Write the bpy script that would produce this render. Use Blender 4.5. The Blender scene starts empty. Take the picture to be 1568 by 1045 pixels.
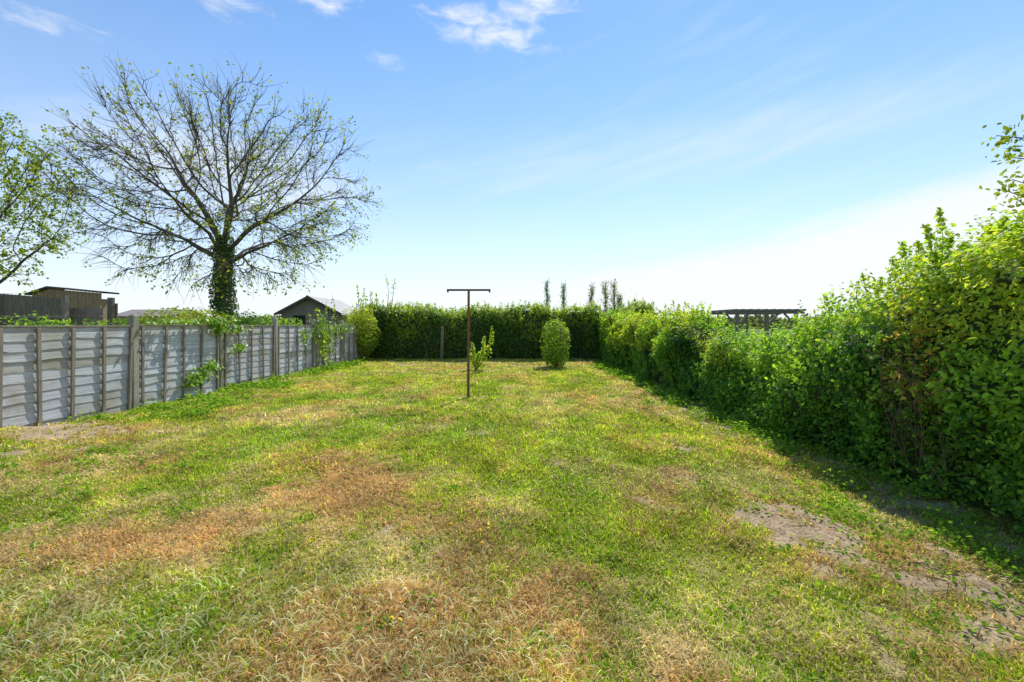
import bpy, math, numpy as np
from mathutils import Vector
rng=np.random.default_rng(7)
scene=bpy.context.scene
F=697.0; CX=784.0; HY=497.0; H=1.3
def G(px,py):
    Y=H*F/(py-HY); return (px-CX)*Y/F, Y
def PX(px,Y): return (px-CX)*Y/F
def PZ(py,Y): return H+(HY-py)*Y/F
# ---------------- noise
def _h(ix,iy,iz,s):
    v=np.sin(ix*127.1+iy*311.7+iz*74.7+s*19.19)*43758.5453
    return v-np.floor(v)
def vn(x,y,z=None,s=0):
    x=np.asarray(x,float);y=np.asarray(y,float)
    z=np.zeros_like(x) if z is None else np.asarray(z,float)
    ix,iy,iz=np.floor(x),np.floor(y),np.floor(z)
    fx,fy,fz=x-ix,y-iy,z-iz
    fx=fx*fx*(3-2*fx);fy=fy*fy*(3-2*fy);fz=fz*fz*(3-2*fz)
    r=0
    for a in (0,1):
        for b in (0,1):
            for c in (0,1):
                w=(fx if a else 1-fx)*(fy if b else 1-fy)*(fz if c else 1-fz)
                r=r+w*_h(ix+a,iy+b,iz+c,s)
    return r
def fbm(x,y,z=None,s=0,o=4):
    t=0;a=.5;f=1.0;n=0
    for i in range(o):
        t=t+a*vn(np.asarray(x)*f,np.asarray(y)*f,None if z is None else np.asarray(z)*f,s+i*3)
        n+=a;a*=.5;f*=2.03
    return t/n
def sstep(a,b,x):
    t=np.clip((x-a)/(b-a),0,1);return t*t*(3-2*t)
# ---------------- mesh helpers
def link(o,parent=None):
    scene.collection.objects.link(o)
    if parent: o.parent=parent
    return o
def np_mesh(name,verts,faces_flat,nper,mat,col=None,smooth=False,parent=None):
    me=bpy.data.meshes.new(name)
    verts=np.asarray(verts,np.float32)
    nf=len(faces_flat)//nper
    me.vertices.add(len(verts));me.vertices.foreach_set("co",verts.ravel())
    me.loops.add(len(faces_flat));me.loops.foreach_set("vertex_index",np.asarray(faces_flat,np.int32))
    me.polygons.add(nf);me.polygons.foreach_set("loop_start",np.arange(nf,dtype=np.int32)*nper)
    me.polygons.foreach_set("loop_total",np.full(nf,nper,np.int32))
    if smooth: me.polygons.foreach_set("use_smooth",np.ones(nf,bool))
    me.update(calc_edges=True)
    if col is not None:
        a=me.color_attributes.new("Col","FLOAT_COLOR","POINT")
        c=np.ones((len(verts),4),np.float32);c[:,:3]=col
        a.data.foreach_set("color",c.ravel())
    me.materials.append(mat)
    return link(bpy.data.objects.new(name,me),parent)
def empty(name):
    return link(bpy.data.objects.new(name,None))
class MB:
    def __init__(s): s.v=[];s.f=[];s.m=[]
    def box(s,c,d,rz=0,rx=0,ry=0,m=0,taper=None):
        from mathutils import Euler
        R=Euler((rx,ry,rz)).to_matrix();b=len(s.v)
        for z in(-.5,.5):
            k=1 if (taper is None or z<0) else taper
            for x,y in((-.5,-.5),(.5,-.5),(.5,.5),(-.5,.5)):
                s.v.append(Vector(c)+R@Vector((x*d[0]*k,y*d[1]*k,z*d[2])))
        for f in((3,2,1,0),(4,5,6,7),(0,1,5,4),(1,2,6,5),(2,3,7,6),(3,0,4,7)):
            s.f.append([b+i for i in f]);s.m.append(m)
    def poly(s,pts,m=0):
        b=len(s.v);s.v+= [Vector(p) for p in pts];s.f.append(list(range(b,b+len(pts))));s.m.append(m)
    def make(s,name,mats,parent=None,bevel=0):
        me=bpy.data.meshes.new(name);me.from_pydata([tuple(v) for v in s.v],[],s.f)
        for m in mats: me.materials.append(m)
        me.polygons.foreach_set("material_index",s.m);me.update()
        o=link(bpy.data.objects.new(name,me),parent)
        if bevel:
            b=o.modifiers.new("b","BEVEL");b.width=bevel;b.segments=2
        return o
# ---------------- materials
def newmat(name):
    m=bpy.data.materials.new(name);m.use_nodes=True;nt=m.node_tree
    return m,nt,nt.nodes["Principled BSDF"],nt.nodes["Material Output"]
def leafmat(name,trans=.4,rough=.5,spec=.35,tboost=(1.5,1.5,.8)):
    m,nt,p,out=newmat(name)
    a=nt.nodes.new("ShaderNodeAttribute");a.attribute_name="Col"
    if spec>0:
        nt.links.new(a.outputs["Color"],p.inputs["Base Color"])
        p.inputs["Roughness"].default_value=rough;p.inputs["Specular IOR Level"].default_value=spec
    else:
        nt.nodes.remove(p);p=nt.nodes.new("ShaderNodeBsdfDiffuse");nt.links.new(a.outputs["Color"],p.inputs["Color"])
    t=nt.nodes.new("ShaderNodeBsdfTranslucent")
    mu=nt.nodes.new("ShaderNodeVectorMath");mu.operation="MULTIPLY";mu.inputs[1].default_value=tboost
    nt.links.new(a.outputs["Color"],mu.inputs[0]);nt.links.new(mu.outputs[0],t.inputs["Color"])
    mx=nt.nodes.new("ShaderNodeMixShader");mx.inputs[0].default_value=trans
    nt.links.new(p.outputs[0],mx.inputs[1]);nt.links.new(t.outputs[0],mx.inputs[2])
    nt.links.new(mx.outputs[0],out.inputs["Surface"]);return m
def noisemat(name,c1,c2,scale=5,stretch=(1,1,1),rough=.85,bump=.3,detail=5,c3=None,metal=0,soft=(.32,.68)):
    m,nt,p,out=newmat(name)
    tc=nt.nodes.new("ShaderNodeTexCoord");mp=nt.nodes.new("ShaderNodeMapping");mp.inputs["Scale"].default_value=stretch
    n=nt.nodes.new("ShaderNodeTexNoise");n.inputs["Scale"].default_value=scale;n.inputs["Detail"].default_value=detail;n.inputs["Roughness"].default_value=.65
    cr=nt.nodes.new("ShaderNodeValToRGB");cr.color_ramp.elements[0].position=soft[0];cr.color_ramp.elements[1].position=soft[1]
    cr.color_ramp.elements[0].color=(*c1,1);cr.color_ramp.elements[1].color=(*c2,1)
    if c3:
        n2=nt.nodes.new("ShaderNodeTexNoise");n2.inputs["Scale"].default_value=2.2;n2.inputs["Detail"].default_value=4
        r2=nt.nodes.new("ShaderNodeValToRGB");r2.color_ramp.elements[0].position=.46;r2.color_ramp.elements[1].position=.68
        mx=nt.nodes.new("ShaderNodeMixRGB");mx.inputs[2].default_value=(*c3,1)
        nt.links.new(tc.outputs["Object"],n2.inputs["Vector"]);nt.links.new(n2.outputs[0],r2.inputs[0]);nt.links.new(r2.outputs[0],mx.inputs[0])
        nt.links.new(cr.outputs[0],mx.inputs[1]);nt.links.new(mx.outputs[0],p.inputs["Base Color"])
    else: nt.links.new(cr.outputs[0],p.inputs["Base Color"])
    if bump>0:
        b=nt.nodes.new("ShaderNodeBump");b.inputs["Strength"].default_value=bump;b.inputs["Distance"].default_value=.01
        nt.links.new(n.outputs[0],b.inputs["Height"]);nt.links.new(b.outputs[0],p.inputs["Normal"])
    nt.links.new(tc.outputs["Object"],mp.inputs[0]);nt.links.new(mp.outputs[0],n.inputs["Vector"])
    nt.links.new(n.outputs[0],cr.inputs[0])
    p.inputs["Roughness"].default_value=rough;p.inputs["Metallic"].default_value=metal
    return m
M_leaf=leafmat("hedge_leaf",.5,.5,.3,(1.95,1.85,.9))
M_ivy=leafmat("ivy_leaf",.35,.4,.4)
M_grass=leafmat("grass_blade",.5,.6,0,(1.5,1.5,.95))
M_weed=leafmat("weed_leaf",.45,.6,0,(1.6,1.6,.9))
M_tleaf=leafmat("tree_leaf",.55,.5,0,(1.6,1.6,.8))
M_core=noisemat("hedge_dark_core",(.018,.035,.008),(.045,.08,.017),12,bump=0,detail=2)  # dark tone stands in for shade deep in the hedge
M_bark=noisemat("bark",(.05,.042,.032),(.14,.12,.09),9,(1,1,.25),bump=.6)
M_twig=noisemat("twig_bark",(.09,.06,.035),(.17,.12,.07),20,bump=0,detail=2)
FB=[noisemat("weathered_fence_board",c1,c2,5,(3,.5,16),rough=.85,bump=.6,c3=c3) for c1,c2,c3 in
 [((.28,.29,.285),(.58,.60,.61),(.35,.35,.31)),((.35,.37,.38),(.64,.67,.70),(.46,.47,.47)),((.23,.23,.205),(.48,.48,.45),(.28,.27,.21)),((.30,.32,.34),(.56,.59,.62),(.33,.31,.25))]]
M_batten=noisemat("fence_batten_wood",(.13,.115,.085),(.30,.27,.215),9,(3,3,.4),bump=.4)
M_conc=noisemat("concrete",(.25,.23,.18),(.40,.37,.30),25,c3=(.18,.18,.10),bump=.5)
M_rust=noisemat("rusty_painted_steel",(.12,.05,.03),(.24,.11,.06),30,rough=.7,bump=.3)
M_shedw=noisemat("shed_timber",(.16,.16,.15),(.28,.28,.26),8,(6,6,.6))
M_shedr=noisemat("shed_roof_felt",(.36,.35,.34),(.5,.49,.48),6)
M_trim=noisemat("shed_trim",(.06,.055,.05),(.12,.11,.10),8)
M_glass=noisemat("dark_window",(.02,.025,.03),(.04,.05,.06),3,rough=.1,bump=0)
M_dkwood=noisemat("dark_timber",(.09,.08,.06),(.2,.18,.13),8,(6,6,.6))
M_gywood=noisemat("grey_pergola_timber",(.10,.095,.075),(.22,.20,.16),8,(3,3,3))
M_tanwood=noisemat("tan_timber",(.22,.17,.10),(.40,.32,.20),8,(1,1,4))
M_flower=noisemat("dandelion_petal",(.75,.45,.01),(.8,.55,.02),30,bump=0)
M_tile=noisemat("grey_roof_tile",(.20,.17,.15),(.32,.28,.25),10)
M_brick=noisemat("brick_wall",(.25,.16,.11),(.36,.25,.18),10)
# ---------------- leaves
def nrm(a): return a/np.maximum(np.linalg.norm(a,axis=-1,keepdims=True),1e-9)
def leaves(name,pos,nor,size,col,mat,aspect=.55,parent=None,simple=False,fold=.12):
    N=len(pos);nor=nrm(nor);size=np.broadcast_to(np.asarray(size,float),(N,))[:,None]
    t=nrm(np.cross(nor,rng.normal(size=(N,3))));b=np.cross(nor,t)
    w=size*aspect*.5;f=nor*size*fold
    if simple:
        V=np.stack([pos-t*size*.5,pos+b*w+f,pos+t*size*.5,pos-b*w+f],1)
        idx=np.array([0,1,2,0,2,3]);k=4;nper=3
    else:
        V=np.stack([pos-t*size*.5,pos-t*size*.2+b*w+f,pos+t*size*.18+b*w*.85+f,pos+t*size*.5,pos+t*size*.18-b*w*.85+f,pos-t*size*.2-b*w+f],1)
        idx=np.array([0,1,2,3,0,3,4,5]);k=6;nper=4
    Fc=(np.arange(N)[:,None]*k+idx[None]).ravel()
    C=np.repeat(np.broadcast_to(col,(N,3)),k,axis=0)
    return np_mesh(name,V.reshape(-1,3),Fc,nper,mat,C,parent=parent)
def mixc(a,b,t): return np.asarray(a)[None]*(1-t[:,None])+np.asarray(b)[None]*t[:,None]
# ---------------- hedge
def hedge(name,p0,p1,halfw,hfun,N,sfun,dens=None,amp=.16,r=.28,colfun=None,seed=0,mat=None,upos=(.62,.28,.10),freq=1.6,simple=False,nsprig=0,spl=1.):
    p0=np.array(p0,float);p1=np.array(p1,float);L=np.linalg.norm(p1-p0);ax=(p1-p0)/L;lt=np.array([ax[1],-ax[0]])
    def surf(s,u):
        h=hfun(s)
        a=np.where(u<1,-halfw,np.where(u<2,-halfw+(u-1)*2*halfw,halfw))
        z=np.where(u<1,u*h,np.where(u<2,h,(3-u)*h))
        ai=np.clip(a,-halfw+r,halfw-r);zi=np.minimum(z,h-r)
        d=np.stack([a-ai,z-zi],1);d=nrm(d)
        a2=ai+d[:,0]*r;z2=zi+d[:,1]*r
        P=np.stack([p0[0]+ax[0]*s+lt[0]*a2,p0[1]+ax[1]*s+lt[1]*a2,z2],1)
        Nn=np.stack([lt[0]*d[:,0],lt[1]*d[:,0],d[:,1]],1)
        dd=amp*(fbm(P[:,0]*freq,P[:,1]*freq,P[:,2]*freq,seed,3)-.5)*2.4+amp*.6*(vn(P[:,0]*4.5,P[:,1]*4.5,P[:,2]*4.5,seed+5)-.5)
        return P,Nn,dd
    root=empty(name)
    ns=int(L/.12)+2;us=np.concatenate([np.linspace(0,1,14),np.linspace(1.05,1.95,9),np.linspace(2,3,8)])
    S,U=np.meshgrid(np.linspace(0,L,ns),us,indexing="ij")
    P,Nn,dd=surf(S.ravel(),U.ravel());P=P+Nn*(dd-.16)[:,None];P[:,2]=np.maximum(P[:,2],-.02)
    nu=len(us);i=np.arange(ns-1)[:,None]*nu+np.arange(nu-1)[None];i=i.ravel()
    np_mesh("dark_core",P,np.stack([i,i+1,i+nu+1,i+nu],1).ravel(),4,M_core,parent=root)  # solid dark core, added behind the leaves to block light
    def samp(n0):
        s=rng.random(n0*3)*L
        if dens is not None: s=s[rng.random(len(s))<dens(s)]
        s=s[:n0];n=len(s);k=rng.choice(3,size=n,p=upos);u=k+rng.random(n)
        P,Nn,dd=surf(s,u);return s,u,P,Nn,dd
    s,u,P,Nn,dd=samp(N);n=len(P)
    dep=rng.exponential(.06,n)-.03
    P=P+Nn*(dd-dep)[:,None]+rng.normal(size=(n,3))*.015
    gap=fbm(P[:,0]*3.1,P[:,1]*3.1,P[:,2]*3.1,seed+9,3)
    keep=(gap>.40+.1*rng.random(n))|(rng.random(n)<.25)
    keep&=P[:,2]>.0
    P,Nn,dep,s=P[keep],Nn[keep],dep[keep],s[keep]
    if nsprig:
        s3,u3,P3,N3,d3=samp(nsprig);P3=P3+N3*(d3-.05)[:,None];m=len(P3)
        dr=nrm(N3*.6+np.array([0,0,.75])+rng.normal(size=(m,3))*.4);ln=rng.uniform(.1,.34,m)*(.7+.4*(u3>1))*spl
        kk=14;t=np.linspace(.1,1,kk)
        Q=P3[:,None]+dr[:,None]*(ln[:,None]*t[None])[...,None]+rng.normal(size=(m,kk,3))*(.035*(1.2-t))[None,:,None]
        Q=Q.reshape(-1,3);NQ=np.repeat(N3,kk,0)
        keep=Q[:,2]>.01
        P=np.concatenate([P,Q[keep]]);Nn=np.concatenate([Nn,NQ[keep]]);dep=np.concatenate([dep,np.tile(-.05-.1*t,m)[keep]]);s=np.concatenate([s,np.repeat(s3,kk)[keep]])
    n=len(P)
    nn=nrm(Nn*.8+np.array([0,0,.5])+rng.normal(size=(n,3))*.6)
    leaves("foliage",P,nn,sfun(s)*rng.uniform(.65,1.3,n),colfun(P,dep,s),mat or M_leaf,parent=root,simple=simple)
    return root
def rh_h(s):
    return np.interp(s,[0,2.2,2.9,3.3,3.7,4.0,4.4,5,5.5,5.9,7.9,8.5,9.2,10.2,11,12.5,14.3,17],[2.0,1.95,1.85,1.78,1.68,1.5,1.38,1.34,1.18,1.0,1.0,1.28,1.55,1.5,1.3,1.3,1.42,1.7])
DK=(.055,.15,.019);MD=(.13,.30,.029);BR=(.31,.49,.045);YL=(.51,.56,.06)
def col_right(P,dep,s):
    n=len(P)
    t=np.clip(fbm(P[:,0]*1.5,P[:,1]*1.5,P[:,2]*1.5,40,3)*3.0-1.0+rng.normal(size=n)*.15+.32*(P[:,2]-.8)-dep*1.5,0,1)  # leaves darker inside and low down, brighter at top: shade put into colour
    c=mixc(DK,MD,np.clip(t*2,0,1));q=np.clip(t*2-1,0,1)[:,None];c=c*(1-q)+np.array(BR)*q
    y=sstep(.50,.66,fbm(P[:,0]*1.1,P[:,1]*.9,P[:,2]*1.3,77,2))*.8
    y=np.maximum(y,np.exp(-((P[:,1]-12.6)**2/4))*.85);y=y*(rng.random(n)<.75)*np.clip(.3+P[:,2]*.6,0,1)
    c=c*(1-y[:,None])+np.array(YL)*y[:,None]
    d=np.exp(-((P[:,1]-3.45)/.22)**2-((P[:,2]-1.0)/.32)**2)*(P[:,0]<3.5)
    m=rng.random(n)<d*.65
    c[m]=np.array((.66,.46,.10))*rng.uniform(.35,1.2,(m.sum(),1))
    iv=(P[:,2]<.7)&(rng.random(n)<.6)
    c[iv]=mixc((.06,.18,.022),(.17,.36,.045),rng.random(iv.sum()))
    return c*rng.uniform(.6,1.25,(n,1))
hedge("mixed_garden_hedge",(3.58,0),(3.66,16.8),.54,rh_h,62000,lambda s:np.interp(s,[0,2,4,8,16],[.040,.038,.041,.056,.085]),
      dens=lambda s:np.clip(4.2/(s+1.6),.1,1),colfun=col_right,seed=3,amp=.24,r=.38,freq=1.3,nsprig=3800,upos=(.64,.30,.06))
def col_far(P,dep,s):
    n=len(P);t=np.clip(.4+(P[:,2]-1.3)*.6+(fbm(P[:,0],P[:,1],P[:,2],14)-.5)*2.4+rng.normal(size=n)*.18,0,1)  # bright top over darker face: backlit shade put into leaf colour
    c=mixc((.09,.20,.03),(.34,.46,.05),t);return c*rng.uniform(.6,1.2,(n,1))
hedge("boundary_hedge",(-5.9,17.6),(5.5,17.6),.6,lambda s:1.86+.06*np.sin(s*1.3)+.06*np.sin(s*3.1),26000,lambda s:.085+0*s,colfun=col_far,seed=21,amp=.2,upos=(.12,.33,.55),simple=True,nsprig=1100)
# ---------------- shrubs
def stems_mesh(name,polys,mat,parent=None):
    V=[];Fc=[];b=0
    for pts,r0,r1,k in polys:
        pts=np.asarray(pts,float);n=len(pts);d=np.gradient(pts,axis=0);d=nrm(d)
        ref=np.array([1,0,0.]) if abs(d[0,0])<.8 else np.array([0,1.,0])
        a=nrm(np.cross(d,ref));c=np.cross(d,a);rr=np.linspace(r0,r1,n)[:,None,None]
        th=np.arange(k)*2*np.pi/k
        ring=pts[:,None]+rr*(a[:,None]*np.cos(th)[None,:,None]+c[:,None]*np.sin(th)[None,:,None])
        V.append(ring.reshape(-1,3))
        i=np.arange(n-1)[:,None]*k;j=np.arange(k)[None];jn=(j+1)%k
        Fc.append((b+np.stack([i+j,i+jn,i+k+jn,i+k+j],-1)).reshape(-1));b+=n*k
    return np_mesh(name,np.concatenate(V),np.concatenate(Fc),4,mat,smooth=True,parent=parent)
def curve(p,q,bend=.1,n=6):
    p=np.array(p,float);q=np.array(q,float);t=np.linspace(0,1,n)[:,None]
    off=rng.normal(size=3)*bend*np.linalg.norm(q-p)
    return p+(q-p)*t+off*np.sin(t*np.pi)
def shrub(name,x,y,h,rx,n,leaf=.06,col=(MD,BR),z0=0.,nst=8,mat=None,ry=None,shape="egg"):
    root=empty(name);ry=ry or rx
    P=nrm(rng.normal(size=(n,3)))*rng.random((n,1))**.28
    bump=.65+.7*fbm(P[:,0]*2.6+x,P[:,1]*2.6+y,P[:,2]*2.6,5,3)
    P=P*bump[:,None]
    if shape=="col":
        P[:,2]=np.sign(P[:,2])*np.abs(P[:,2])**.75
    zc=(h+z0)/2
    Q=np.stack([x+P[:,0]*rx,y+P[:,1]*ry,zc+P[:,2]*(h-z0)/2*1.0],1)
    k=Q[:,2]>.02;P,Q=P[k],Q[k];m=len(Q)
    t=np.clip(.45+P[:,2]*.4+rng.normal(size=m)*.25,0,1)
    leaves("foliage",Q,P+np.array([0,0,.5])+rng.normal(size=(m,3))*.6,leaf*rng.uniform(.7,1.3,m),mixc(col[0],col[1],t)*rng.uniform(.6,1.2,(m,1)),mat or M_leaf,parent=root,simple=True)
    pol=[(curve((x+rng.normal()*rx*.15,y+rng.normal()*ry*.15,0),(x+rng.uniform(-1,1)*rx*.7,y+rng.uniform(-1,1)*ry*.7,z0+(h-z0)*rng.uniform(.6,.97))),.012,.004,4) for _ in range(nst)]
    stems_mesh("stems",pol,M_twig,root)
    return root
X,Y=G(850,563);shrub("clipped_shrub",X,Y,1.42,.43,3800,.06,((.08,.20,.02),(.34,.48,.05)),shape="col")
def shoots(name,specs,leaf=.05,col=(MD,BR),spread=.06,mat=None):
    root=empty(name);pol=[];LP=[];LN=[]
    for (a,b,r,cnt) in specs:
        c=curve(a,b,.06,8);pol.append((c,r,r*.35,4))
        t=rng.random(cnt)**.8;idx=t*(len(c)-1);i0=np.minimum(idx.astype(int),len(c)-2);f=(idx-i0)[:,None]
        p=c[i0]*(1-f)+c[i0+1]*f;LP.append(p+rng.normal(size=p.shape)*spread*(1.15-t[:,None]))
        LN.append(rng.normal(size=p.shape)+[0,0,.7])
    P=np.concatenate(LP);Nn=np.concatenate(LN);n=len(P)
    leaves("foliage",P,Nn,leaf*rng.uniform(.7,1.3,n),mixc(col[0],col[1],rng.random(n)),mat or M_leaf,parent=root)
    stems_mesh("stems",pol,M_twig,root);return root
X,Y=G(728,568)
shoots("leafy_sapling",[((X,Y,0),(X+.45,Y+.1,1.25),.02,170),((X,Y,0),(X+.25,Y-.1,.95),.015,130),((X,Y,0),(X-.1,Y,.8),.015,120),((X,Y,0),(X+.12,Y,.5),.015,160),((X,Y,0),(X-.2,Y+.05,.6),.012,90)],.07,(MD,YL),spread=.07)
sp=[]
def sh(px,pb,pt,Yd,dx=0,cnt=60,r=.006): sp.append(((PX(px,Yd),Yd,PZ(pb,Yd)),(PX(px+dx,Yd),Yd,PZ(pt,Yd)),r,cnt))
for a in [(1436,440,318,3.75,2,150),(1425,430,345,3.7,-8,100),(1450,440,365,3.7,8,100),(1410,440,368,3.8,-6,90),(1388,440,372,4.1,-6,110),(1400,450,390,4.1,8,80),(1335,470,418,4.5,-14,70),(1345,460,425,4.4,5,50),(1315,470,430,4.6,0,50),(1425,440,385,3.7,6,110),(1440,440,388,3.7,-14,110),(1375,450,395,4.1,-8,90),
 (1545,400,335,3.4,-8,120),(1525,400,345,3.4,-10,100),(1565,400,325,3.3,5,120),(1555,400,345,3.3,-3,120),(1535,410,360,3.4,8,100),(1480,430,375,3.7,-4,80),(1500,430,378,3.6,6,80),(1465,440,390,3.8,0,80),(1510,430,368,3.5,0,80),(1270,480,450,5.2,-5,40),(1045,490,462,9.8,4,40),(1060,490,466,9.8,12,40),(1035,490,460,9.8,-4,40),(965,500,470,14,-6,40),(945,500,474,14.5,-4,40)]: sh(*a)
for _ in range(170):
    yy=2.4+rng.random()**1.3*13;hh=float(rh_h(np.array(yy)));x0=3.58+rng.uniform(-.45,.4)
    if 5.4<yy<8.6: continue
    sp.append(((x0,yy,hh-.25),(x0+rng.normal()*.1,yy+rng.normal()*.1,hh+rng.uniform(.02,.24)),.005,34))
shoots("hedge_shoots",sp,.042,((.16,.32,.03),YL),spread=.05)
pol=[(curve((3.12+rng.uniform(-.1,.3),3.45+rng.normal()*.2,rng.uniform(.1,.8)),(2.96+rng.uniform(-.12,.3),3.45+rng.normal()*.28,rng.uniform(.7,1.4)),.12,6),.005,.002,4) for _ in range(60)]
stems_mesh("bare_hedge_twigs",pol,M_twig)
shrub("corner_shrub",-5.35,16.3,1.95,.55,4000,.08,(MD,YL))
s2=[]
for a in [(548,470,437,16,-2,30),(555,480,440,16,3,50),(566,480,446,16,2,30),(590,480,420,16,0,26),(598,480,428,16,6,26),(580,480,450,16,-4,30)]:
    px,pb,pt,Yd,dx,c=a;s2.append(((PX(px,Yd),Yd,PZ(pb,Yd)),(PX(px+dx,Yd),Yd,PZ(pt,Yd)),.012,c))
for a in [(487,560,470,12.9,-2,60),(497,560,460,13,3,60),(503,560,450,13.2,5,20),(478,540,480,13,-6,50),(492,560,500,13,0,60)]:
    px,pb,pt,Yd,dx,c=a;s2.append(((PX(px,Yd),Yd,PZ(pb,Yd)),(PX(px+dx,Yd),Yd,PZ(pt,Yd)),.010,c))
shoots("tall_shoot_shrub",s2,.08,(MD,YL),spread=.09)
# ---------------- trees
def grow(base,fork,cen,rad,natt=2200,step=.22,infl=2.6,kill=.4,seed=1,cut=None,shell=.45,leaders=None):
    r=np.random.default_rng(seed);base=np.array(base,float);cen=np.array(cen,float);rad=np.array(rad,float)
    A=nrm(r.normal(size=(natt*2,3)))*r.random((natt*2,1))**shell
    bump=.82+.36*fbm(A[:,0]*2.2+5,A[:,1]*2.2,A[:,2]*2.2,seed,2)
    A=cen+A*rad*bump[:,None]
    if cut is not None: A=A[cut(A)]
    A=A[:natt]
    nodes=[base];par=[-1];n=int((fork-base[2])/step)
    for i in range(n):
        nodes.append(nodes[-1]+np.array([r.normal()*.012,r.normal()*.012,step]));par.append(len(nodes)-2)
    D=[np.array([0,0,1.])]*len(nodes);top=len(nodes)-1
    if leaders:
        for (dx,dy,dz,k,back) in leaders:
            d=np.array([dx,dy,dz],float);d/=np.linalg.norm(d);pi=top-back;v=np.array([0,0,1.])*.5+d
            for j in range(k):
                v=v*.5+d*.6+r.normal(size=3)*.07+np.array([0,0,.03*j]);v/=np.linalg.norm(v)
                nodes.append(nodes[pi]+v*step);par.append(pi);D.append(v);pi=len(nodes)-1
    near=np.zeros(len(A),int);nd=np.full(len(A),1e9);start=0
    alive=np.ones(len(A),bool);pos_l=[np.array(q) for q in nodes];D_l=D;nch={}
    active0=max(0,n-3) if not leaders else top+3
    for it in range(90):
        newp=np.array(pos_l[max(start,active0):]) ;off=max(start,active0)
        if len(newp)==0: break
        d=np.linalg.norm(A[:,None]-newp[None],axis=2)
        j=d.argmin(1);dm=d[np.arange(len(A)),j];b=dm<nd;nd[b]=dm[b];near[b]=j[b]+off
        alive&=nd>kill
        if not alive.any(): break
        start=len(pos_l)
        ii=infl if it>12 else 9.
        use=alive&(nd<ii);ids=np.unique(near[use])
        if len(ids)==0: break
        added=0
        for i in ids:
            if nch.get(i,0)>=3: continue
            a=A[use&(near==i)];v=nrm(a-pos_l[i]).mean(0)
            if np.linalg.norm(v)<.15: v=v+r.normal(size=3)*.2
            v=v/np.linalg.norm(v);v=v+.75*D_l[i]+r.normal(size=3)*.12;v/=np.linalg.norm(v)
            pos_l.append(pos_l[i]+v*step);D_l.append(v);par.append(i);nch[i]=nch.get(i,0)+1;added+=1
        if not added: break
    return np.array(pos_l),np.array(par),np.array(D_l)
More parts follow.
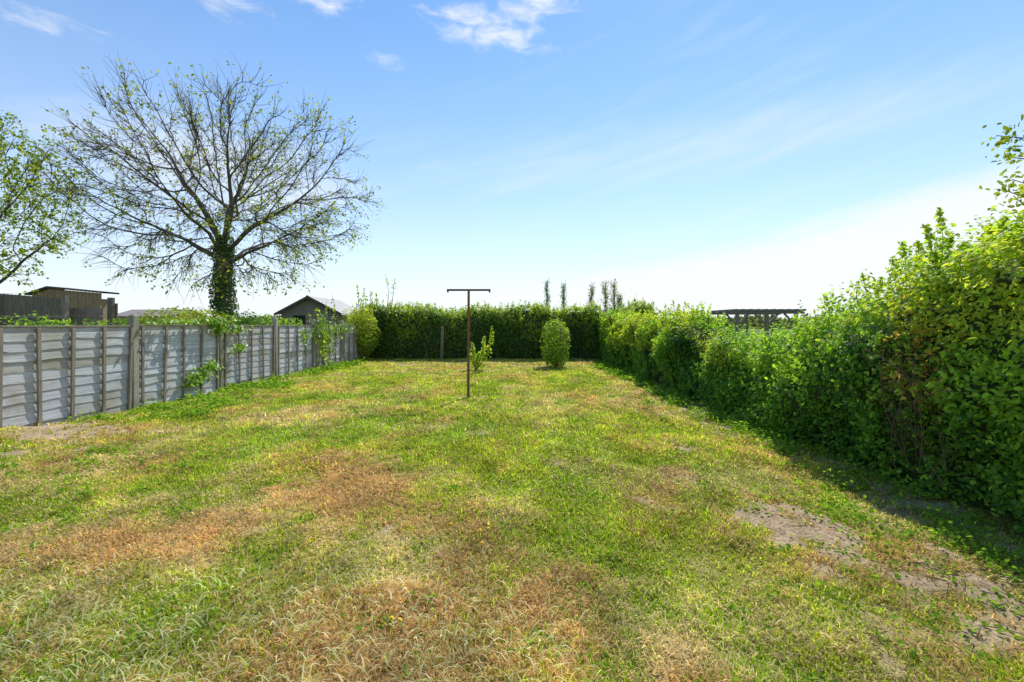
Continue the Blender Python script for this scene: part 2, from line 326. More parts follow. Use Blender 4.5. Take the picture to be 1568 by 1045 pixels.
def tree(name,base,fork,cen,rad,trunk_r,natt=2200,seed=1,cut=None,twigs=2,leafn=3,leafsz=.1,leafcol=((.16,.22,.02),(.45,.46,.06)),ivy=None,tipr=.008,leaffun=None,step=.22,kill=.4,shell=.45,tl=(.35,.9),leaders=None,rp=1.28):
    root=empty(name);r=np.random.default_rng(seed+50)
    P,par,D=grow(base,fork,cen,rad,natt,step,2.6,kill,seed,cut,shell,leaders)
    n=len(P);R=np.zeros(n);e=2.35
    nchild=np.bincount(par[par>=0],minlength=n)
    R[nchild==0]=tipr**e
    for i in range(n-1,0,-1): R[par[i]]+=R[i]
    R=R**(1/e);R=tipr+((R-tipr)/(R[0]-tipr))**rp*(trunk_r-tipr)
    R*=1+ .35*np.exp(-(P[:,2])/.35)*(np.arange(n)<40)
    main={}
    for i in range(1,n):
        p=par[i]
        if p not in main or R[i]>R[main[p]]: main[p]=i
    V=[];Fc=[];b=0
    def tube(p0,p1,r0,r1,d0,d1,k):
        nonlocal b
        ref=np.array([.3,.9,.1])
        out=[]
        for p,rr,d in((p0,r0,d0),(p1,r1,d1)):
            a=np.cross(d,ref);a/=np.linalg.norm(a)+1e-9;c=np.cross(d,a)
            th=np.arange(k)*2*np.pi/k
            out.append(p+rr*(np.cos(th)[:,None]*a+np.sin(th)[:,None]*c))
        V.append(np.concatenate(out))
        j=np.arange(k);jn=(j+1)%k
        Fc.append((b+np.stack([j,jn,jn+k,j+k],1)).ravel());b+=2*k
    for i in range(1,n):
        p=par[i];k=10 if R[i]>.08 else (6 if R[i]>.025 else 3)
        r0=R[p] if main[p]==i else min(R[p],R[i]*1.25)
        tube(P[p],P[i],r0,R[i],D[p] if main[p]==i else D[i],D[i],k)
    cand=np.where((R<tipr*2.6)&(P[:,2]>fork-2.5))[0];TP=[];C=np.array(cen)
    for i in cand:
        for _ in range(r.poisson(twigs)+(1 if nchild[i]==0 else 0)):
            out=nrm(P[i]-C);v=nrm(D[i]*.7+out*.5+r.normal(size=3)*.6);p=P[i];L=r.uniform(*tl);ns=4
            low=np.clip((C[2]-P[i][2])/rad[2],-1,1)
            for s in range(ns):
                v2=nrm(v+r.normal(size=3)*.16+np.array([0,0,-.26*low+.03]));q=p+v2*L/ns
                tube(p,q,tipr*(.85-.15*s),tipr*(.72-.15*s),v,v2,3);p=q;v=v2
            TP.append(p)
            if r.random()<.5: TP.append(p-v*L/ns*1.5)
    np_mesh("limbs",np.concatenate(V),np.concatenate(Fc),4,M_bark,smooth=True,parent=root)
    TP=np.array(TP)
    pr=np.full(len(TP),.6) if leaffun is None else leaffun(TP)
    TP=TP[r.random(len(TP))<pr]
    k=np.repeat(np.arange(len(TP)),leafn);Q=TP[k]+r.normal(size=(len(k),3))*.07
    leaves("foliage",Q,r.normal(size=Q.shape)+[0,0,.3],leafsz*r.uniform(.6,1.3,len(Q)),mixc(leafcol[0],leafcol[1],r.random(len(Q))),M_tleaf,parent=root,simple=True)
    if ivy:
        zt,rr,m=ivy;z=r.random(m)**1.1*zt;th=r.random(m)*2*np.pi
        j=np.clip((z/step).astype(int),0,n-1);bp=P[np.minimum(j,int(fork/step)-1)]
        q=rr*(1-.45*z/zt)*(.75+.6*fbm(np.cos(th)*1.5+9,np.sin(th)*1.5,z*1.7,3,3))*r.uniform(.7,1.05,m)
        nn=np.stack([np.cos(th),np.sin(th),0*th],1)
        Q=np.stack([bp[:,0]+np.cos(th)*q,bp[:,1]+np.sin(th)*q,z],1)
        leaves("ivy_foliage",Q,nn+r.normal(size=Q.shape)*.5+[0,0,.3],.11*r.uniform(.7,1.2,m),mixc((.03,.09,.012),(.16,.30,.03),r.random(m)**2),M_ivy,parent=root,simple=True)
    return root
TY=16.;TX=PX(342,TY)
def lf(P): return np.clip(.05+.30*sstep(.42,.62,fbm(P[:,0]*.7,P[:,1]*.7,P[:,2]*.7,8,2))+.16*(P[:,2]<5.6)*(P[:,0]>TX)+.08*(P[:,2]>8.5)+.12*(P[:,0]>TX+2.3),0,1)
LD=[(-.55,.1,.9,6,0),(.35,-.2,1.,6,0),(-.12,.35,1.,6,0),(.8,.15,.75,6,1),(-1.,-.2,.42,6,2),(1.,-.3,.35,5,3),(-.1,-.8,.8,5,2),(.2,.9,.6,5,3)]
tree("ash_tree",(TX,TY,0),4.15,(TX-.22,TY,6.15),(4.85,4.2,3.95),.27,3300,seed=12,cut=lambda A:(A[:,2]>2.4)&~((A[:,2]<4.7)&(np.hypot(A[:,0]-TX,A[:,1]-TY)<1.6)),ivy=(4.4,.52,3800),leaffun=lf,twigs=3.5,leafn=4,leafsz=.11,leafcol=((.12,.18,.02),(.36,.40,.05)),tipr=.0098,kill=.33,tl=(.4,1.0),leaders=LD,shell=.52)
LY=15.;LX=PX(-75,LY)
tree("leafy_tree",(LX,LY,0),2.6,(LX,LY,5.2),(3.6,3.2,3.6),.2,1400,seed=9,twigs=3.2,leafn=8,leafsz=.12,leafcol=((.10,.17,.02),(.34,.40,.05)),tipr=.009,cut=lambda A:A[:,2]>1.9,leaffun=lambda P:np.full(len(P),.8))
root=empty("overhanging_elder_tree")
B=[];tips=[]
bx,by=4.75,3.3
tr=curve((bx,by,0),(bx-.1,by,2.9),.03,10);B.append((tr,.07,.035,8))
for (px,py,Yd) in [(1527,208,3.1),(1545,225,3.1),(1560,212,3.1),(1540,240,3.15),(1535,290,3.1),(1552,300,3.1),(1550,275,3.2),(1590,190,3.1),(1620,250,3.1),(1600,300,3.2),(1570,330,3.1),(1640,140,3.1),(1700,180,3.3),(1760,120,3.3)]:
    q=(PX(px,Yd),Yd,PZ(py,Yd));st=tr[rng.integers(5,9)];c=curve(st,q,.08,7);B.append((c,.014,.003,4));tips.append(c[3:])
T=np.concatenate(tips);k=np.repeat(np.arange(len(T)),18);Q=T[k]+rng.normal(size=(len(k),3))*.045
leaves("foliage",Q,rng.normal(size=Q.shape)+[0,0,.6],.042*rng.uniform(.7,1.2,len(Q)),mixc((.10,.2,.02),(.34,.36,.05),rng.random(len(Q))),M_tleaf,parent=root)
stems_mesh("branches",B,M_bark,root)
for (px,pt,Yd,w) in [(838,430,120,1.1),(863,435,120,1.),(906,437,120,1.2),(927,433,118,1.5),(940,431,120,1.5),(949,452,119,1.)]:
    x=PX(px,Yd);ht=PZ(pt,Yd);r_=empty("poplar_tree" );pol=[(curve((x,Yd,0),(x,Yd,ht),.01,8),.22,.04,5)];lp=[]
    for z in np.linspace(2,ht-1.2,38):
        th=rng.random()*6.28;ll=w*(1-.35*(z/ht)**3)*rng.uniform(.5,1);q=(x+math.cos(th)*ll,Yd+math.sin(th)*ll,z+1.6)
        c=curve((x,Yd,z),q,.05,5);pol.append((c,.05,.02,3));lp.append(c)
    lp=np.concatenate(lp);k=np.repeat(np.arange(len(lp)),5);Q=lp[k]+rng.normal(size=(len(k),3))*[.25,.25,.4]
    leaves("foliage",Q,rng.normal(size=Q.shape),.36,mixc((.14,.18,.08),(.28,.33,.14),rng.random(len(Q))),M_tleaf,parent=r_,simple=True)
    stems_mesh("limbs",pol,M_bark,r_)
# ---------------- fence
def fx(y): return np.interp(y,[0,7,16.6],[-5.85,-5.76,-5.45])
posts=[6.92+1.95*k for k in range(-4,6)]
fence=empty("panel_fence")
mb=MB();mbat=MB();mbo=MB();mcap=MB()
for y in posts:
    x=float(fx(y));hh=1.42+rng.normal()*.01
    mb.box((x,y,hh/2),(.1,.1,hh),rx=rng.normal()*.006)
    mb.box((x,y,hh+.012),(.098,.098,.024),taper=.45)
mb.make("concrete_posts",[M_conc],fence,bevel=.006)
for a,b in zip(posts[:-1],posts[1:]):
    y0=a+.055;y1=b-.055;nb=10;top=1.25+rng.normal()*.014;pit=top/nb
    for i in range(nb):
        mi=int(rng.integers(0,4))
        zt=(i+1)*pit+.02;n=30;ys=np.linspace(y0,y1,n);ph=rng.random()*10
        zb=i*pit-.008+.013*(vn(ys*4+ph,ys*0+i)-.5)*2+.006*np.sin(ys*2.3+ph)+.006*(vn(ys*16+ph,ys*0+i)-.5);zb=np.maximum(zb,.0)
        xs=[float(fx(y)) for y in ys]
        vals=rng.normal()*.003+.004*(vn(ys*3+ph,ys*0+9)-.5)
        for j in range(n-1):
            p=[(xs[j]+.022+vals[j],ys[j],zb[j]),(xs[j+1]+.022+vals[j+1],ys[j+1],zb[j+1]),(xs[j+1]+.006,ys[j+1],zt),(xs[j]+.006,ys[j],zt)]
            mbo.poly(p,mi)
            mbo.poly([(xs[j]+.012+vals[j],ys[j],zb[j]),(xs[j+1]+.012+vals[j+1],ys[j+1],zb[j+1]),p[1],p[0]],mi)
            mbo.poly([(xs[j]-.010,ys[j],zt),(xs[j+1]-.010,ys[j+1],zt),(xs[j+1]+.012+vals[j+1],ys[j+1],zb[j+1]),(xs[j]+.012+vals[j],ys[j],zb[j])],mi)
    for t in (np.linspace(.03,.97,5)+rng.normal(size=5)*.008).clip(.02,.98):
        yb=y0+(y1-y0)*t;x=float(fx(yb))
        mbat.box((x+.043,yb,top/2+.01),(.024,.045,top+.0),rx=rng.normal()*.016)
    mcap.box((float(fx((a+b)/2))+.004,(a+b)/2,top+.032),(.06,(y1-y0),.022),rz=math.atan2(-(float(fx(b)-fx(a))),(b-a)))
mbo.make("lap_boards",FB,fence);mbat.make("battens",[M_batten],fence,bevel=.003);mcap.make("capping_rail",[M_batten],fence,bevel=.003)
# ---------------- washing post
X,Y=G(717,610)
wp=empty("washing_line_post")
stems_mesh("upright",[([(X,Y,-.05),(X+.002,Y,.6),(X+.006,Y,1.2),(X+.008,Y,1.9)],.024,.022,10)],M_rust,wp)
mb=MB();mb.box((X+.008,Y,1.905),(.77,.045,.035));mb.box((X-.36,Y,1.885),(.03,.03,.05));mb.box((X+.375,Y,1.885),(.03,.03,.05));mb.make("crossbar",[M_rust],wp,bevel=.006)
mb=MB();mb.box((PX(677,16.5),16.5,.62),(.1,.1,1.24),ry=.02);mb.make("marker_post",[M_dkwood],bevel=.008)
# ---------------- garden shed
sy=19.0;x0=PX(428,sy);x1=PX(523,sy);xr=PX(475,sy);ze=PZ(480,sy);zr=PZ(455,sy);D=3.2
sd=empty("garden_shed")
mb=MB();nbd=22
for i in range(nbd):
    xa=x0+.08+(x1-x0-.16)*i/nbd;xb=x0+.08+(x1-x0-.16)*(i+1)/nbd-.008;xm=(xa+xb)/2
    top=ze+(zr-ze)*(1-abs(xm-xr)/((x1-x0)/2))-.03;mb.box((xm,sy,top/2),(xb-xa,.03+.006*(i%2),top))
mb.box(((x0+x1)/2,sy+D/2,ze/2-.03),(x1-x0-.2,D-.1,ze-.06))
mb.make("walls",[M_shedw],sd)
mb=MB()
for sgn,xe in((-1,x0),(1,x1)):
    dx=xe-xr;dz=ze-zr;q=.07;ex,ez=xr+dx*(1+q),zr+dz*(1+q)
    ya,yb=sy-.25,sy+D;t=.035
    P8=[(xr,ya,zr+t),(ex,ya,ez+t),(ex,yb,ez+t),(xr,yb,zr+t),(xr,ya,zr),(ex,ya,ez),(ex,yb,ez),(xr,yb,zr)]
    for f in((0,1,2,3),(4,5,6,7),(0,1,5,4),(1,2,6,5),(2,3,7,6)): mb.poly([P8[i] for i in f])
mb.make("roof",[M_shedr],sd)
mb=MB()
for xe in(x0,x1):
    dx=xe-xr;dz=ze-zr
    a=(xr,sy-.265,zr+.045);b=(xr+dx*1.08,sy-.265,zr+dz*1.08+.045);c=(b[0],b[1],b[2]-.12);d=(a[0],a[1],a[2]-.12)
    mb.poly([a,b,c,d])
mb.box((xr,sy-.275,zr-.03),(.09,.01,.16));mb.make("bargeboards",[M_trim],sd)
mb=MB();mb.box((xr-.45,sy-.03,1.45),(.5,.02,.45));mb.make("window",[M_glass],sd)
# ---------------- neighbour close-board fence + shed
ny=12.;nf=empty("closeboard_fence");mb=MB()
xa,xb=PX(-160,ny),PX(103,ny)
nb=int((xb-xa)/.11)
for i in range(nb):
    x=xa+(i+.5)*(xb-xa)/nb;top=1.3+np.interp(x,[xa,xb],[PZ(437,ny)-1.3,PZ(458,ny)-1.3])
    mb.box((x,ny,top/2),(.1,.018+.006*(i%2),top),rz=.05)
mb.make("boards",[M_dkwood],nf)
mb=MB()
for px in(-150,0,103): mb.box((PX(px,ny),ny-.05,PZ(453,ny)/2),(.1,.1,PZ(453,ny)))
mb.box(((xa+xb)/2,ny-.03,.5),(xb-xa,.035,.08));mb.box(((xa+xb)/2,ny-.03,1.5),(xb-xa,.035,.08))
for i in range(8):
    z=.1+i*.22
    mb.box((PX(132,ny+.3),ny+.3,z),(PX(158,ny)-PX(106,ny),.02,.2))
mb.make("posts_and_rails",[M_batten],nf)
fs=empty("low_roof_shed");fy=16.;xa,xb=PX(50,fy),PX(155,fy);xm=PX(76,fy)
zl,zm,zr_=PZ(449,fy),PZ(440,fy),PZ(447,fy)
mb=MB()
for i in range(18):
    a=xa+(xb-xa)*i/18;b=xa+(xb-xa)*(i+1)/18-.01;m_=(a+b)/2;tp=float(np.interp(m_,[xa,xm,xb],[zl,zm,zr_]))-.06
    mb.box((m_,fy,tp/2),(b-a,.04+.01*(i%2),tp))
mb.box(((xa+xb)/2,fy+.3,1.1),(xb-xa-.1,.5,2.2));mb.make("walls",[M_tanwood],fs)
mb=MB()
for (ax1,az1,ax2,az2) in((xa-.15,zl-.05,xm,zm),(xm,zm,xb+.12,zr_-.03)):
    ya,yb=fy-.12,fy+.6;t=.03
    P8=[(ax1,ya,az1+t),(ax2,ya,az2+t),(ax2,yb,az2+t),(ax1,yb,az1+t),(ax1,ya,az1-.03),(ax2,ya,az2-.03),(ax2,yb,az2-.03),(ax1,yb,az1-.03)]
    for f in((0,1,2,3),(4,5,6,7),(0,1,5,4),(2,3,7,6)): mb.poly([P8[i] for i in f])
mb.make("roof",[M_trim],fs)
mb=MB();mb.box((PX(170,15),15,1.09),(.14,.14,2.18));mb.box((PX(164,15),15.2,1.0),(.3,.08,2.0));mb.make("timber_gate_post",[M_dkwood],bevel=.01)
def house(name,px0,px1,Yd,pe,pr,wall,roof):
    h=empty(name);xa,xb=PX(px0,Yd),PX(px1,Yd);ze=PZ(pe,Yd);zr=PZ(pr,Yd);dd=8
    mb=MB();mb.box(((xa+xb)/2,Yd+dd/2,ze/2),(xb-xa,dd,ze));
    mb.poly([(xa,Yd,ze),(xa,Yd+dd,ze),(xa,Yd+dd/2,zr-.1)]);mb.poly([(xb,Yd,ze),(xb,Yd+dd,ze),(xb,Yd+dd/2,zr-.1)]);mb.make("walls",[wall],h)
    mb=MB();mb.poly([(xa-.3,Yd-.4,ze-.05),(xb+.3,Yd-.4,ze-.05),(xb+.3,Yd+dd/2,zr),(xa-.3,Yd+dd/2,zr)]);mb.poly([(xa-.3,Yd+dd+.4,ze-.05),(xb+.3,Yd+dd+.4,ze-.05),(xb+.3,Yd+dd/2,zr),(xa-.3,Yd+dd/2,zr)]);mb.make("roof",[roof],h)
    mb=MB()
    for t in(.2,.5,.8): mb.box((xa+(xb-xa)*t,Yd-.02,ze*.55),(1.0,.06,1.1))
    mb.make("windows",[M_glass],h)
house("distant_bungalow",172,262,70,484,473,M_brick,M_tile)
house("distant_bungalow",962,1000,90,491,486,M_brick,M_tile)
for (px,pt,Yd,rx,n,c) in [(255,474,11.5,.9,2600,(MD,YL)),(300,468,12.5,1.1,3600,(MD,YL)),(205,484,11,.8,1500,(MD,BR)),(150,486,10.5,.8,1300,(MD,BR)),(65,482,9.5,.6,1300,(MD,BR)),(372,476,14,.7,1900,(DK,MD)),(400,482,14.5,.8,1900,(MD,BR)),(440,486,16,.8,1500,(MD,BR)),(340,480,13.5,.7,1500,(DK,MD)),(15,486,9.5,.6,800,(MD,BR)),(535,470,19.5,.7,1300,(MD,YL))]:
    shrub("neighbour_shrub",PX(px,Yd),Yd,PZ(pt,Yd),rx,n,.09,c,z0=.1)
m=14000;th=rng.uniform(-1.15,1.15,m);R_=rng.uniform(150,175,m)
x=np.sin(th)*R_;y=np.cos(th)*R_
hh=1.8+3.2*fbm(th*14,th*0,None,3,4)
z=rng.random(m)*hh
leaves("distant_tree_line",np.stack([x,y,z],1),rng.normal(size=(m,3)),2.,mixc((.10,.14,.07),(.2,.25,.12),rng.random(m)),M_tleaf,simple=True)
def ivyclump(px,py,Yd,w,h,n):
    y=Yd+rng.normal(size=n)*w;z=PZ(py,Yd)+rng.normal(size=n)*h;k=(z>0.02);y,z=y[k],z[k];n=len(y)
    x=fx(y)+.07+np.abs(rng.normal(size=n))*.06
    return np.stack([x,y,z],1)
P=[ivyclump(292,577,8.15,.14,.07,120),ivyclump(310,562,8.5,.10,.05,70),ivyclump(280,585,7.95,.07,.06,50),ivyclump(322,503,8.7,.10,.06,130),ivyclump(318,492,8.6,.25,.03,120),ivyclump(352,532,9.3,.10,.05,50),ivyclump(350,505,9.2,.2,.05,60),ivyclump(500,520,13.4,.25,.3,260),ivyclump(487,500,12.9,.2,.2,160),ivyclump(520,505,14.5,.6,.12,200),ivyclump(455,515,12,.1,.15,60),
   ivyclump(250,494,7.7,.3,.02,60)]
P=np.concatenate(P);leaves("climbing_ivy",P,rng.normal(size=P.shape)*.5+[.8,0,.4],.075*rng.uniform(.6,1.2,len(P)),mixc(MD,(.36,.5,.06),rng.random(len(P))),M_ivy,aspect=.8)
# ---------------- ground
soil=[(-5.4,5.3,1.,.5,1.6),(-4.9,4.6,.7,.35,.9),(1.9,2.82,.5,.3,1.4),(2.25,2.2,.55,.4,1.4),(1.75,1.9,.35,.25,.9),(1.55,2.5,.2,.3,.6),(2.75,6.6,.45,1.5,1.0),(2.9,9.5,.4,2.0,.8),(-3.2,14.6,.7,.8,1.1),(-2.2,15.3,1.2,.5,.8),(1.0,14.3,1.2,.4,1.0),(-.4,5.6,.25,.3,.5),(-5.5,10,.3,4,.8),(1.9,4.9,.14,.14,1.2),(.4,4.3,.1,.1,.8),(.95,3.35,.12,.1,1.1),(-.75,2.9,.2,.2,.5),(3.0,3.5,.4,3,.8),(-.76,8.0,.25,.3,.6)]
dry=[(-1.33,3.75,.55,.55,1.2),(-2.2,2.75,.6,.38,1.0),(-2.3,2.0,.5,.25,.55),(-.8,1.95,.5,.25,.3),(.2,2.1,.35,.25,.65),(1.55,3.75,.25,.2,.9),(-3.5,4.3,.7,.4,.55),(-.6,3.1,.5,.3,.35),(-4.3,3.6,.8,.3,.5),(.75,1.9,.3,.15,.5),(-2.6,9,1.2,.5,.45),(.8,7,1.,.5,.35),(-1.2,6.2,.8,.5,.3),(-.2,2.5,.5,.3,.25),(-2.9,6.5,1.2,.6,.45),(2.2,8,.6,1.5,.6),(-1,1.6,1.2,.3,.35)]
def fields(X,Y):
    wx=X+.4*(fbm(X*1.7,Y*1.7,None,31,3)-.5)*2;wy=Y+.4*(fbm(X*1.7,Y*1.7,None,37,3)-.5)*2
    S=np.zeros_like(X);Dr=np.zeros_like(X)
    for a,b,rx,ry,w in soil: S=np.maximum(S,w*np.exp(-((wx-a)/rx)**2-((wy-b)/ry)**2))
    for a,b,rx,ry,w in dry: Dr=np.maximum(Dr,w*np.exp(-((wx-a)/rx)**2-((wy-b)/ry)**2))
    n1=fbm(X*2.2,Y*1.6,None,51,4);n2=fbm(X*9,Y*7,None,61,3);n3=fbm(X*.6,Y*.5,None,71,3)
    mow=fbm((X*.85-Y*.5)*3.2,(X*.5+Y*.85)*.5,None,81,2)-.5   # mower tracks
    Dr=np.clip(Dr*(.35+n2*1.2)+(n1-.5)*1.4+(n3-.5)*.9+(n2-.5)*.5+mow*.5+.17+.05*(X<0)*(Y<4),0,1)
    S=np.clip(S*(.2+n2*1.4)+(n2-.62)*.8,0,1)
    return S,Dr,n1,n2
def zfun(X,Y,n1,n2):
    ins=sstep(-6.6,-6.2,X)*sstep(4.0,3.6,X)*sstep(18,17.5,Y)*sstep(-1,-.5,Y)
    return ins*((n2-.5)*.03+(n1-.5)*.05+.17*np.exp(-((X+5.9)/.8)**2-((Y-4.7)/.95)**2))
def ax_(a,b,st,far,k=26):
    mid=np.arange(a,b,st);g=np.geomspace(st*2,far,k)
    return np.concatenate([(a-g)[::-1],mid,b+g])
xs=ax_(-6.2,3.6,.05,2500);ys=ax_(-.5,17.5,.06,2500)
XX,YY=np.meshgrid(xs,ys,indexing="ij");S,Dr,n1,n2=fields(XX.ravel(),YY.ravel())
ins=((XX>-6.2)&(XX<3.6)&(YY>-.5)&(YY<17.5)).ravel()
Z=zfun(XX.ravel(),YY.ravel(),n1,n2)
GR=np.array((.27,.35,.045));DRY=np.array((.60,.47,.22));SO=np.array((.52,.40,.28))
C=mixc(GR,DRY,np.clip(Dr,0,1));C=C*(1-S[:,None])+SO*S[:,None];C*=(.6+.6*n2)[:,None]
C[~ins]=(.14,.21,.04)
V=np.stack([XX.ravel(),YY.ravel(),Z],1);nx,nyy=len(xs),len(ys)
i=(np.arange(nx-1)[:,None]*nyy+np.arange(nyy-1)[None]).ravel()
m,nt,p,out=newmat("lawn_soil_ground")
a=nt.nodes.new("ShaderNodeAttribute");a.attribute_name="Col"
tc=nt.nodes.new("ShaderNodeTexCoord");n=nt.nodes.new("ShaderNodeTexNoise");n.inputs["Scale"].default_value=45;n.inputs["Detail"].default_value=5;n.inputs["Roughness"].default_value=.75
cr=nt.nodes.new("ShaderNodeValToRGB");cr.color_ramp.elements[0].position=.35;cr.color_ramp.elements[1].position=.65;cr.color_ramp.elements[0].color=(.45,.42,.37,1);cr.color_ramp.elements[1].color=(1.25,1.22,1.15,1)
mx=nt.nodes.new("ShaderNodeVectorMath");mx.operation="MULTIPLY"
nt.links.new(tc.outputs["Object"],n.inputs["Vector"]);nt.links.new(n.outputs[0],cr.inputs[0]);nt.links.new(a.outputs["Color"],mx.inputs[0]);nt.links.new(cr.outputs[0],mx.inputs[1]);nt.links.new(mx.outputs[0],p.inputs["Base Color"])
bp=nt.nodes.new("ShaderNodeBump");bp.inputs["Strength"].default_value=.8;bp.inputs["Distance"].default_value=.02;nt.links.new(n.outputs[0],bp.inputs["Height"]);nt.links.new(bp.outputs[0],p.inputs["Normal"]);p.inputs["Roughness"].default_value=.95;p.inputs["Specular IOR Level"].default_value=.1
np_mesh("ground",V,np.stack([i,i+nyy,i+nyy+1,i+1],1).ravel(),4,m,C,smooth=True)
# ---------------- grass blades
N=1250000
Y=1.0+16.6*rng.random(N)**1.6;X=rng.uniform(-5.75,3.2,N)
tgt=(np.maximum(Y,1.4)/1.4)**-1.35;prop=((Y-1.0)/16.6+1e-3)**(-.375)
acc=tgt/prop;acc/=acc[(Y>1.4)].max()
k=(rng.random(N)<acc*1.5)&(np.abs(X)<1.2*Y+1.0);X,Y=X[k],Y[k]
S,Dr,n1,n2=fields(X,Y)
tuft=fbm(X*6,Y*6,None,91,3)
k=rng.random(len(X))<np.clip((1-S*1.25)*(.35+tuft*1.3),0.03,1);X,Y,S,Dr,n1,n2,tuft=[q[k] for q in(X,Y,S,Dr,n1,n2,tuft)]
n=len(X);print("blades",n)
dryb=rng.random(n)<np.clip(Dr*.85+.12+S*.5,0,.93)
flat=dryb&(rng.random(n)<.8)
L=rng.uniform(.018,.04,n)*(.4+1.2*tuft)*(1+.3*(Y>4));L[flat]*=1.2
long_=(rng.random(n)<.03);L[long_]*=1.8
clip_=(rng.random(n)<np.clip(.06*sstep(2.7,1.8,Y)*sstep(.6,-.3,X),0,1));L[clip_]=rng.uniform(.05,.11,clip_.sum());flat=flat|clip_
W=(.0020+.0015*Y)*rng.uniform(.7,1.3,n)
clr=mixc((.21,.34,.03),(.62,.68,.07),np.clip(rng.random(n)*.6+n1*1.3-.33,0,1))
cg=sstep(.52,.66,fbm(X*1.1,Y*1.1,None,101,3))*.4
clr=clr*(1-cg[:,None])+np.array((.22,.42,.04))*cg[:,None]
hue=rng.random(n);red=sstep(.42,.62,fbm(X*1.6,Y*1.6,None,121,2))*.8
red=np.maximum(red,np.exp(-((X+1.33)/.6)**2-((Y-3.75)/.6)**2));red=np.maximum(red,np.exp(-((X+2.2)/.6)**2-((Y-2.75)/.4)**2))
dc=mixc((.82,.72,.42),(.72,.47,.21),np.clip(hue*.6+red*.7,0,1))*rng.uniform(.48,1.12,(n,1))
clr[dryb]=dc[dryb];clr[clip_]=mixc((.52,.60,.26),(.80,.76,.50),rng.random(clip_.sum()))
clr*=rng.uniform(.65,1.2,(n,1))*(.62+.78*fbm(X*4.5,Y*3.,None,141,3))[:,None]
th=rng.random(n)*2*np.pi;dv=np.stack([np.cos(th),np.sin(th),0*th],1);sv=np.stack([-np.sin(th),np.cos(th),0*th],1)
lean=np.where(flat,rng.uniform(1.25,1.52,n),rng.uniform(.25,1.2,n))[:,None];L=L[:,None];W=W[:,None]
up=np.array([[0,0,1.]]);z0=zfun(X,Y,n1,n2)
B0=np.stack([X,Y,z0-.003+np.where(flat,rng.random(n)*.015,0)],1)
Mid=B0+dv*np.sin(lean*.6)*L*.55+up*np.cos(lean*.6)*L*.55
Tip=Mid+dv*np.sin(np.minimum(lean*1.35,1.6))*L*.5+up*np.cos(np.minimum(lean*1.35,1.6))*L*.5
V=np.stack([B0-sv*W*.5,B0+sv*W*.5,Mid+sv*W*.45,Mid-sv*W*.45,Tip],1).reshape(-1,3)
idx=np.array([0,1,2,0,2,3,3,2,4]);Fc=(np.arange(n)[:,None]*5+idx[None]).ravel()
CC=np.repeat(clr,5,0)
np_mesh("lawn_grass",V,Fc,3,M_grass,CC)
# ---------------- weeds
WP=[]
def weeds(x,y,r,nn,hh=.07):
    a=rng.normal(size=(nn,2))*r;xx=x+a[:,0];yy=y+a[:,1];b=.17*np.exp(-((xx+5.9)/.8)**2-((yy-4.7)/.95)**2)
    WP.append(np.stack([xx,yy,b+np.abs(rng.normal(size=nn))*hh*.6+.015],1))
for _ in range(60): y=rng.uniform(5.9,9.8);weeds(-4.9+rng.uniform(-.7,.45)-.04*(y-6),y,.10,50,.07)
for _ in range(34): weeds(rng.uniform(-5.0,-2.8),rng.uniform(2.6,4.6),rng.uniform(.03,.11),34,.05)
for _ in range(60): y=rng.uniform(9,16);weeds(float(fx(y))+rng.uniform(.1,.5),y,.12,35,.08)
for _ in range(190): y=rng.uniform(1.6,14);weeds(2.94+rng.uniform(-.4,.25),y,.08,40,.08)
for _ in range(40): weeds(rng.uniform(1.5,2.6),rng.uniform(1.7,3.2),.05,24,.03)
for _ in range(150):
    y=1.4+rng.random()**1.6*8;x=rng.uniform(-1.15,1.15)*y
    if -5.3<x<2.4: weeds(x,y,.045,int(rng.integers(8,26)),.025)
P=np.concatenate(WP);n=len(P);leaves("weed_plants",P,rng.normal(size=P.shape)*.5+[0,0,1],(.013+.0045*P[:,1])*rng.uniform(.6,1.4,n),mixc((.11,.25,.025),(.32,.47,.05),rng.random(n)),M_weed,aspect=.65)
pol=[]
for _ in range(80):
    x=rng.normal()*.35+2.2;y=rng.normal()*.4+2.3;t=rng.random()*6.28;l=rng.uniform(.05,.22)
    pol.append((curve((x,y,.012),(x+math.cos(t)*l,y+math.sin(t)*l,.02),.08,4),.0025,.001,4))
stems_mesh("fallen_twigs",pol,M_twig)
mb=MB()
for px,py in[(735,825),(748,822),(600,965),(612,968),(770,800),(690,815),(1195,800),(985,700),(880,700),(610,655),(738,845),(1100,700),(420,640),(905,640),(560,700)]:
    x,y=G(px,py);r=.011
    for k in range(3):
        rr=r*(1-.25*k);b=[(x+math.cos(a)*rr,y+math.sin(a)*rr,.05+.004*k) for a in np.linspace(0,2*math.pi,10)[:-1]];mb.poly(b)
mb.make("dandelion_flowers",[M_flower])
# ---------------- pergola
py_=27.;pg=empty("timber_pergola");xa,xb=PX(1120,py_),PX(1228,py_);zt=PZ(478,py_);mb=MB()
for x in(xa+.35,(xa+xb)/2,xb-.35):
    for yy in(py_,py_+2.4): mb.box((x,yy,(zt-.12)/2),(.17,.17,zt-.12))
    for sg in(-1,1): mb.box((x+sg*.36,py_,zt-.44),(.10,.08,.95),ry=sg*.78)
for yy in(py_,py_+2.4): mb.box(((xa+xb)/2,yy,zt-.03),(xb-xa+.3,.08,.16))
for i in range(10): mb.box((xa+.1+(xb-xa-.2)*i/9,py_+1.2,zt+.11),(.07,3.4,.11))
mb.make("frame",[M_gywood],pg)
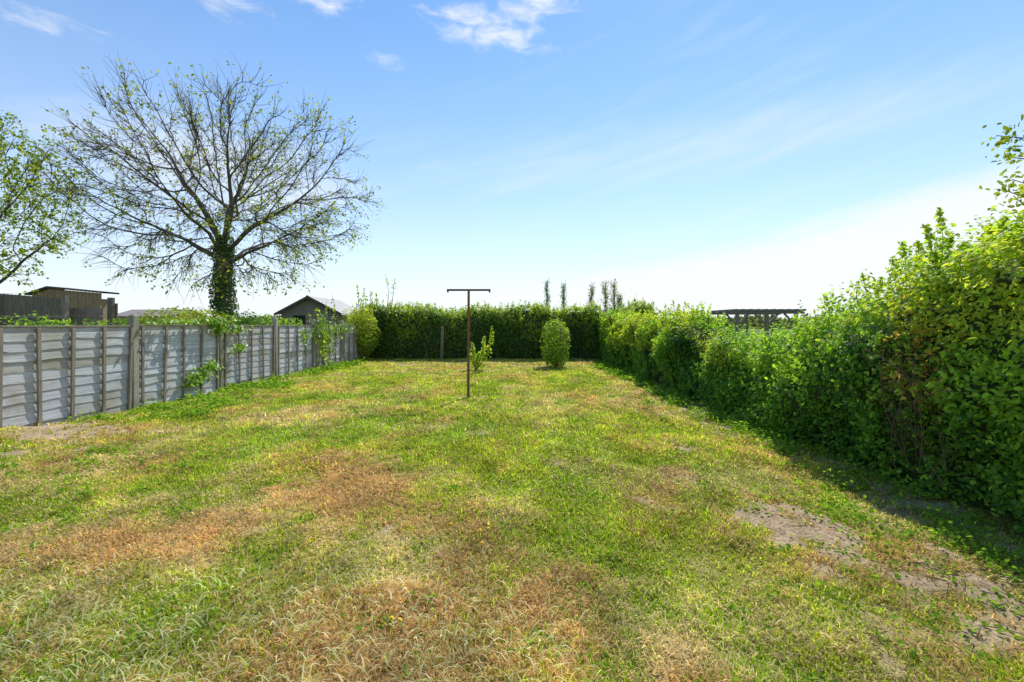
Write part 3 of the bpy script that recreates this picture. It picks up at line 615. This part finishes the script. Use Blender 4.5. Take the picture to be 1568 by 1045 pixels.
# ---------------- world
w=bpy.data.worlds.new("World");scene.world=w;w.use_nodes=True;nt=w.node_tree;nt.nodes.clear()
AZ=math.radians(20);EL=math.radians(48)
def N_(t): return nt.nodes.new(t)
def MT(op,a,b=None,c=None):
    n=N_("ShaderNodeMath");n.operation=op
    for i,q in enumerate((a,b,c)):
        if q is None: continue
        if isinstance(q,(int,float)): n.inputs[i].default_value=q
        else: nt.links.new(q,n.inputs[i])
    return n.outputs[0]
def SS(x,a,b):
    n=N_("ShaderNodeMapRange");n.interpolation_type="SMOOTHSTEP";nt.links.new(x,n.inputs[0]);n.inputs[1].default_value=a;n.inputs[2].default_value=b;return n.outputs[0]
sky=N_("ShaderNodeTexSky");sky.sky_type="NISHITA";sky.sun_disc=False;sky.sun_elevation=EL;sky.sun_rotation=AZ
sky.air_density=1.0;sky.dust_density=0.05;sky.ozone_density=3
hs=N_("ShaderNodeHueSaturation");hs.inputs["Hue"].default_value=.498;hs.inputs["Saturation"].default_value=1.22;hs.inputs["Value"].default_value=1.38;nt.links.new(sky.outputs[0],hs.inputs["Color"])
tc=N_("ShaderNodeTexCoord");sx=N_("ShaderNodeSeparateXYZ");nt.links.new(tc.outputs["Generated"],sx.inputs[0])
az=MT("ARCTAN2",sx.outputs[0],sx.outputs[1]);el=MT("ARCSINE",sx.outputs[2])
def nz(sa,se,detail=6,rough=.55,shear=0.,seed=0.,dist=0.):
    c=N_("ShaderNodeCombineXYZ");nt.links.new(MT("MULTIPLY",az,sa),c.inputs[0]);nt.links.new(MT("MULTIPLY",MT("ADD",el,MT("MULTIPLY",az,shear)),se),c.inputs[1]);c.inputs[2].default_value=seed
    n=N_("ShaderNodeTexNoise");n.inputs["Scale"].default_value=1;n.inputs["Detail"].default_value=detail;n.inputs["Roughness"].default_value=rough;n.inputs["Distortion"].default_value=dist;nt.links.new(c.outputs[0],n.inputs["Vector"]);return n.outputs[0]
def ae(px,py):
    a=math.atan((px-CX)/F);return a,math.atan((HY-py)/F*math.cos(a))
def blob(px,py,rpx,rpy,slope=0):
    a,e=ae(px,py);ra=rpx/F*math.cos(a)**2;re=rpy/F*math.cos(a)
    da=MT("SUBTRACT",az,a);de=MT("SUBTRACT",MT("SUBTRACT",el,e),MT("MULTIPLY",da,slope))
    u=MT("DIVIDE",da,ra);v=MT("DIVIDE",de,re)
    q=MT("ADD",MT("MULTIPLY",u,u),MT("MULTIPLY",v,v))
    return MT("EXPONENT",MT("MULTIPLY",q,-1))
n1_=nz(17,44,5,.58,0,0,.5);n2_=nz(3.2,22,4,.62,-.22,3.,.4)
cum=None
for b,wt in[((745,45,120,30,-.15),1),((820,2,75,30,.2),1.1),((490,-4,80,24,0),1.),((340,0,80,22,0),.9),((60,35,130,30,0),.7),((600,100,60,24,-.3),.55)]:
    q=MT("MULTIPLY",blob(*b),wt);cum=q if cum is None else MT("MAXIMUM",cum,q)
puff=SS(MT("ADD",MT("MULTIPLY",cum,.55),MT("MULTIPLY",n1_,1.0)),.72,1.3)
line=MT("SUBTRACT",MT("ADD",MT("MULTIPLY",az,.185),.085),el)
bank=MT("MULTIPLY",SS(MT("ADD",line,MT("MULTIPLY",MT("SUBTRACT",n2_,.5),.10)),-.015,.045),SS(az,.02,.22))
st=SS(MT("ADD",MT("MULTIPLY",blob(1080,225,700,60,.03),.45),MT("MULTIPLY",n2_,.6)),.45,1.05)
veil=MT("MULTIPLY",SS(n2_,.48,.75),SS(az,-.5,.5))
lowl=MT("MULTIPLY",SS(MT("ADD",MT("MULTIPLY",blob(330,260,330,80,0),.5),MT("MULTIPLY",n2_,.7)),.5,1.0),.7)
haze=MT("EXPONENT",MT("MULTIPLY",MT("MAXIMUM",el,0),-3.7))
f=MT("MAXIMUM",MT("MULTIPLY",puff,.9),MT("MULTIPLY",bank,.9))
f=MT("MAXIMUM",f,MT("MULTIPLY",st,.5));f=MT("MAXIMUM",f,lowl);f=MT("MAXIMUM",f,MT("MULTIPLY",veil,.12))
def mixn(fac,a,b):
    m=N_("ShaderNodeMixRGB")
    nt.links.new(fac,m.inputs[0])
    for i,q in((1,a),(2,b)):
        if isinstance(q,tuple): m.inputs[i].default_value=(*q,1)
        else: nt.links.new(q,m.inputs[i])
    return m.outputs[0]
K=1/1.4
c1=mixn(haze,hs.outputs[0],(9.0*K,9.5*K,10.3*K))
c2=mixn(f,c1,(9.8*K,10.0*K,10.4*K))
bg=N_("ShaderNodeBackground");bg.inputs["Strength"].default_value=.14;nt.links.new(c2,bg.inputs["Color"])
o=N_("ShaderNodeOutputWorld");nt.links.new(bg.outputs[0],o.inputs["Surface"])
w.cycles.sampling_method="MANUAL";w.cycles.sample_map_resolution=256
# ---------------- sun
sl=bpy.data.lights.new("sun","SUN");sl.energy=5.0;sl.angle=math.radians(.5);sl.color=(1,.95,.86)
so=link(bpy.data.objects.new("sun",sl))
sd_=Vector((math.sin(AZ)*math.cos(EL),math.cos(AZ)*math.cos(EL),math.sin(EL)))
so.rotation_euler=sd_.to_track_quat("Z","Y").to_euler()
# ---------------- camera
cam=bpy.data.cameras.new("camera");co=link(bpy.data.objects.new("camera",cam))
cam.sensor_width=36;cam.lens=16;cam.shift_y=-25.5/1568;cam.clip_end=6000;cam.clip_start=.05
co.location=(0,0,H);co.rotation_euler=(math.radians(90),0,0);scene.camera=co
scene.view_settings.view_transform="Standard";scene.view_settings.look="None";scene.view_settings.exposure=0
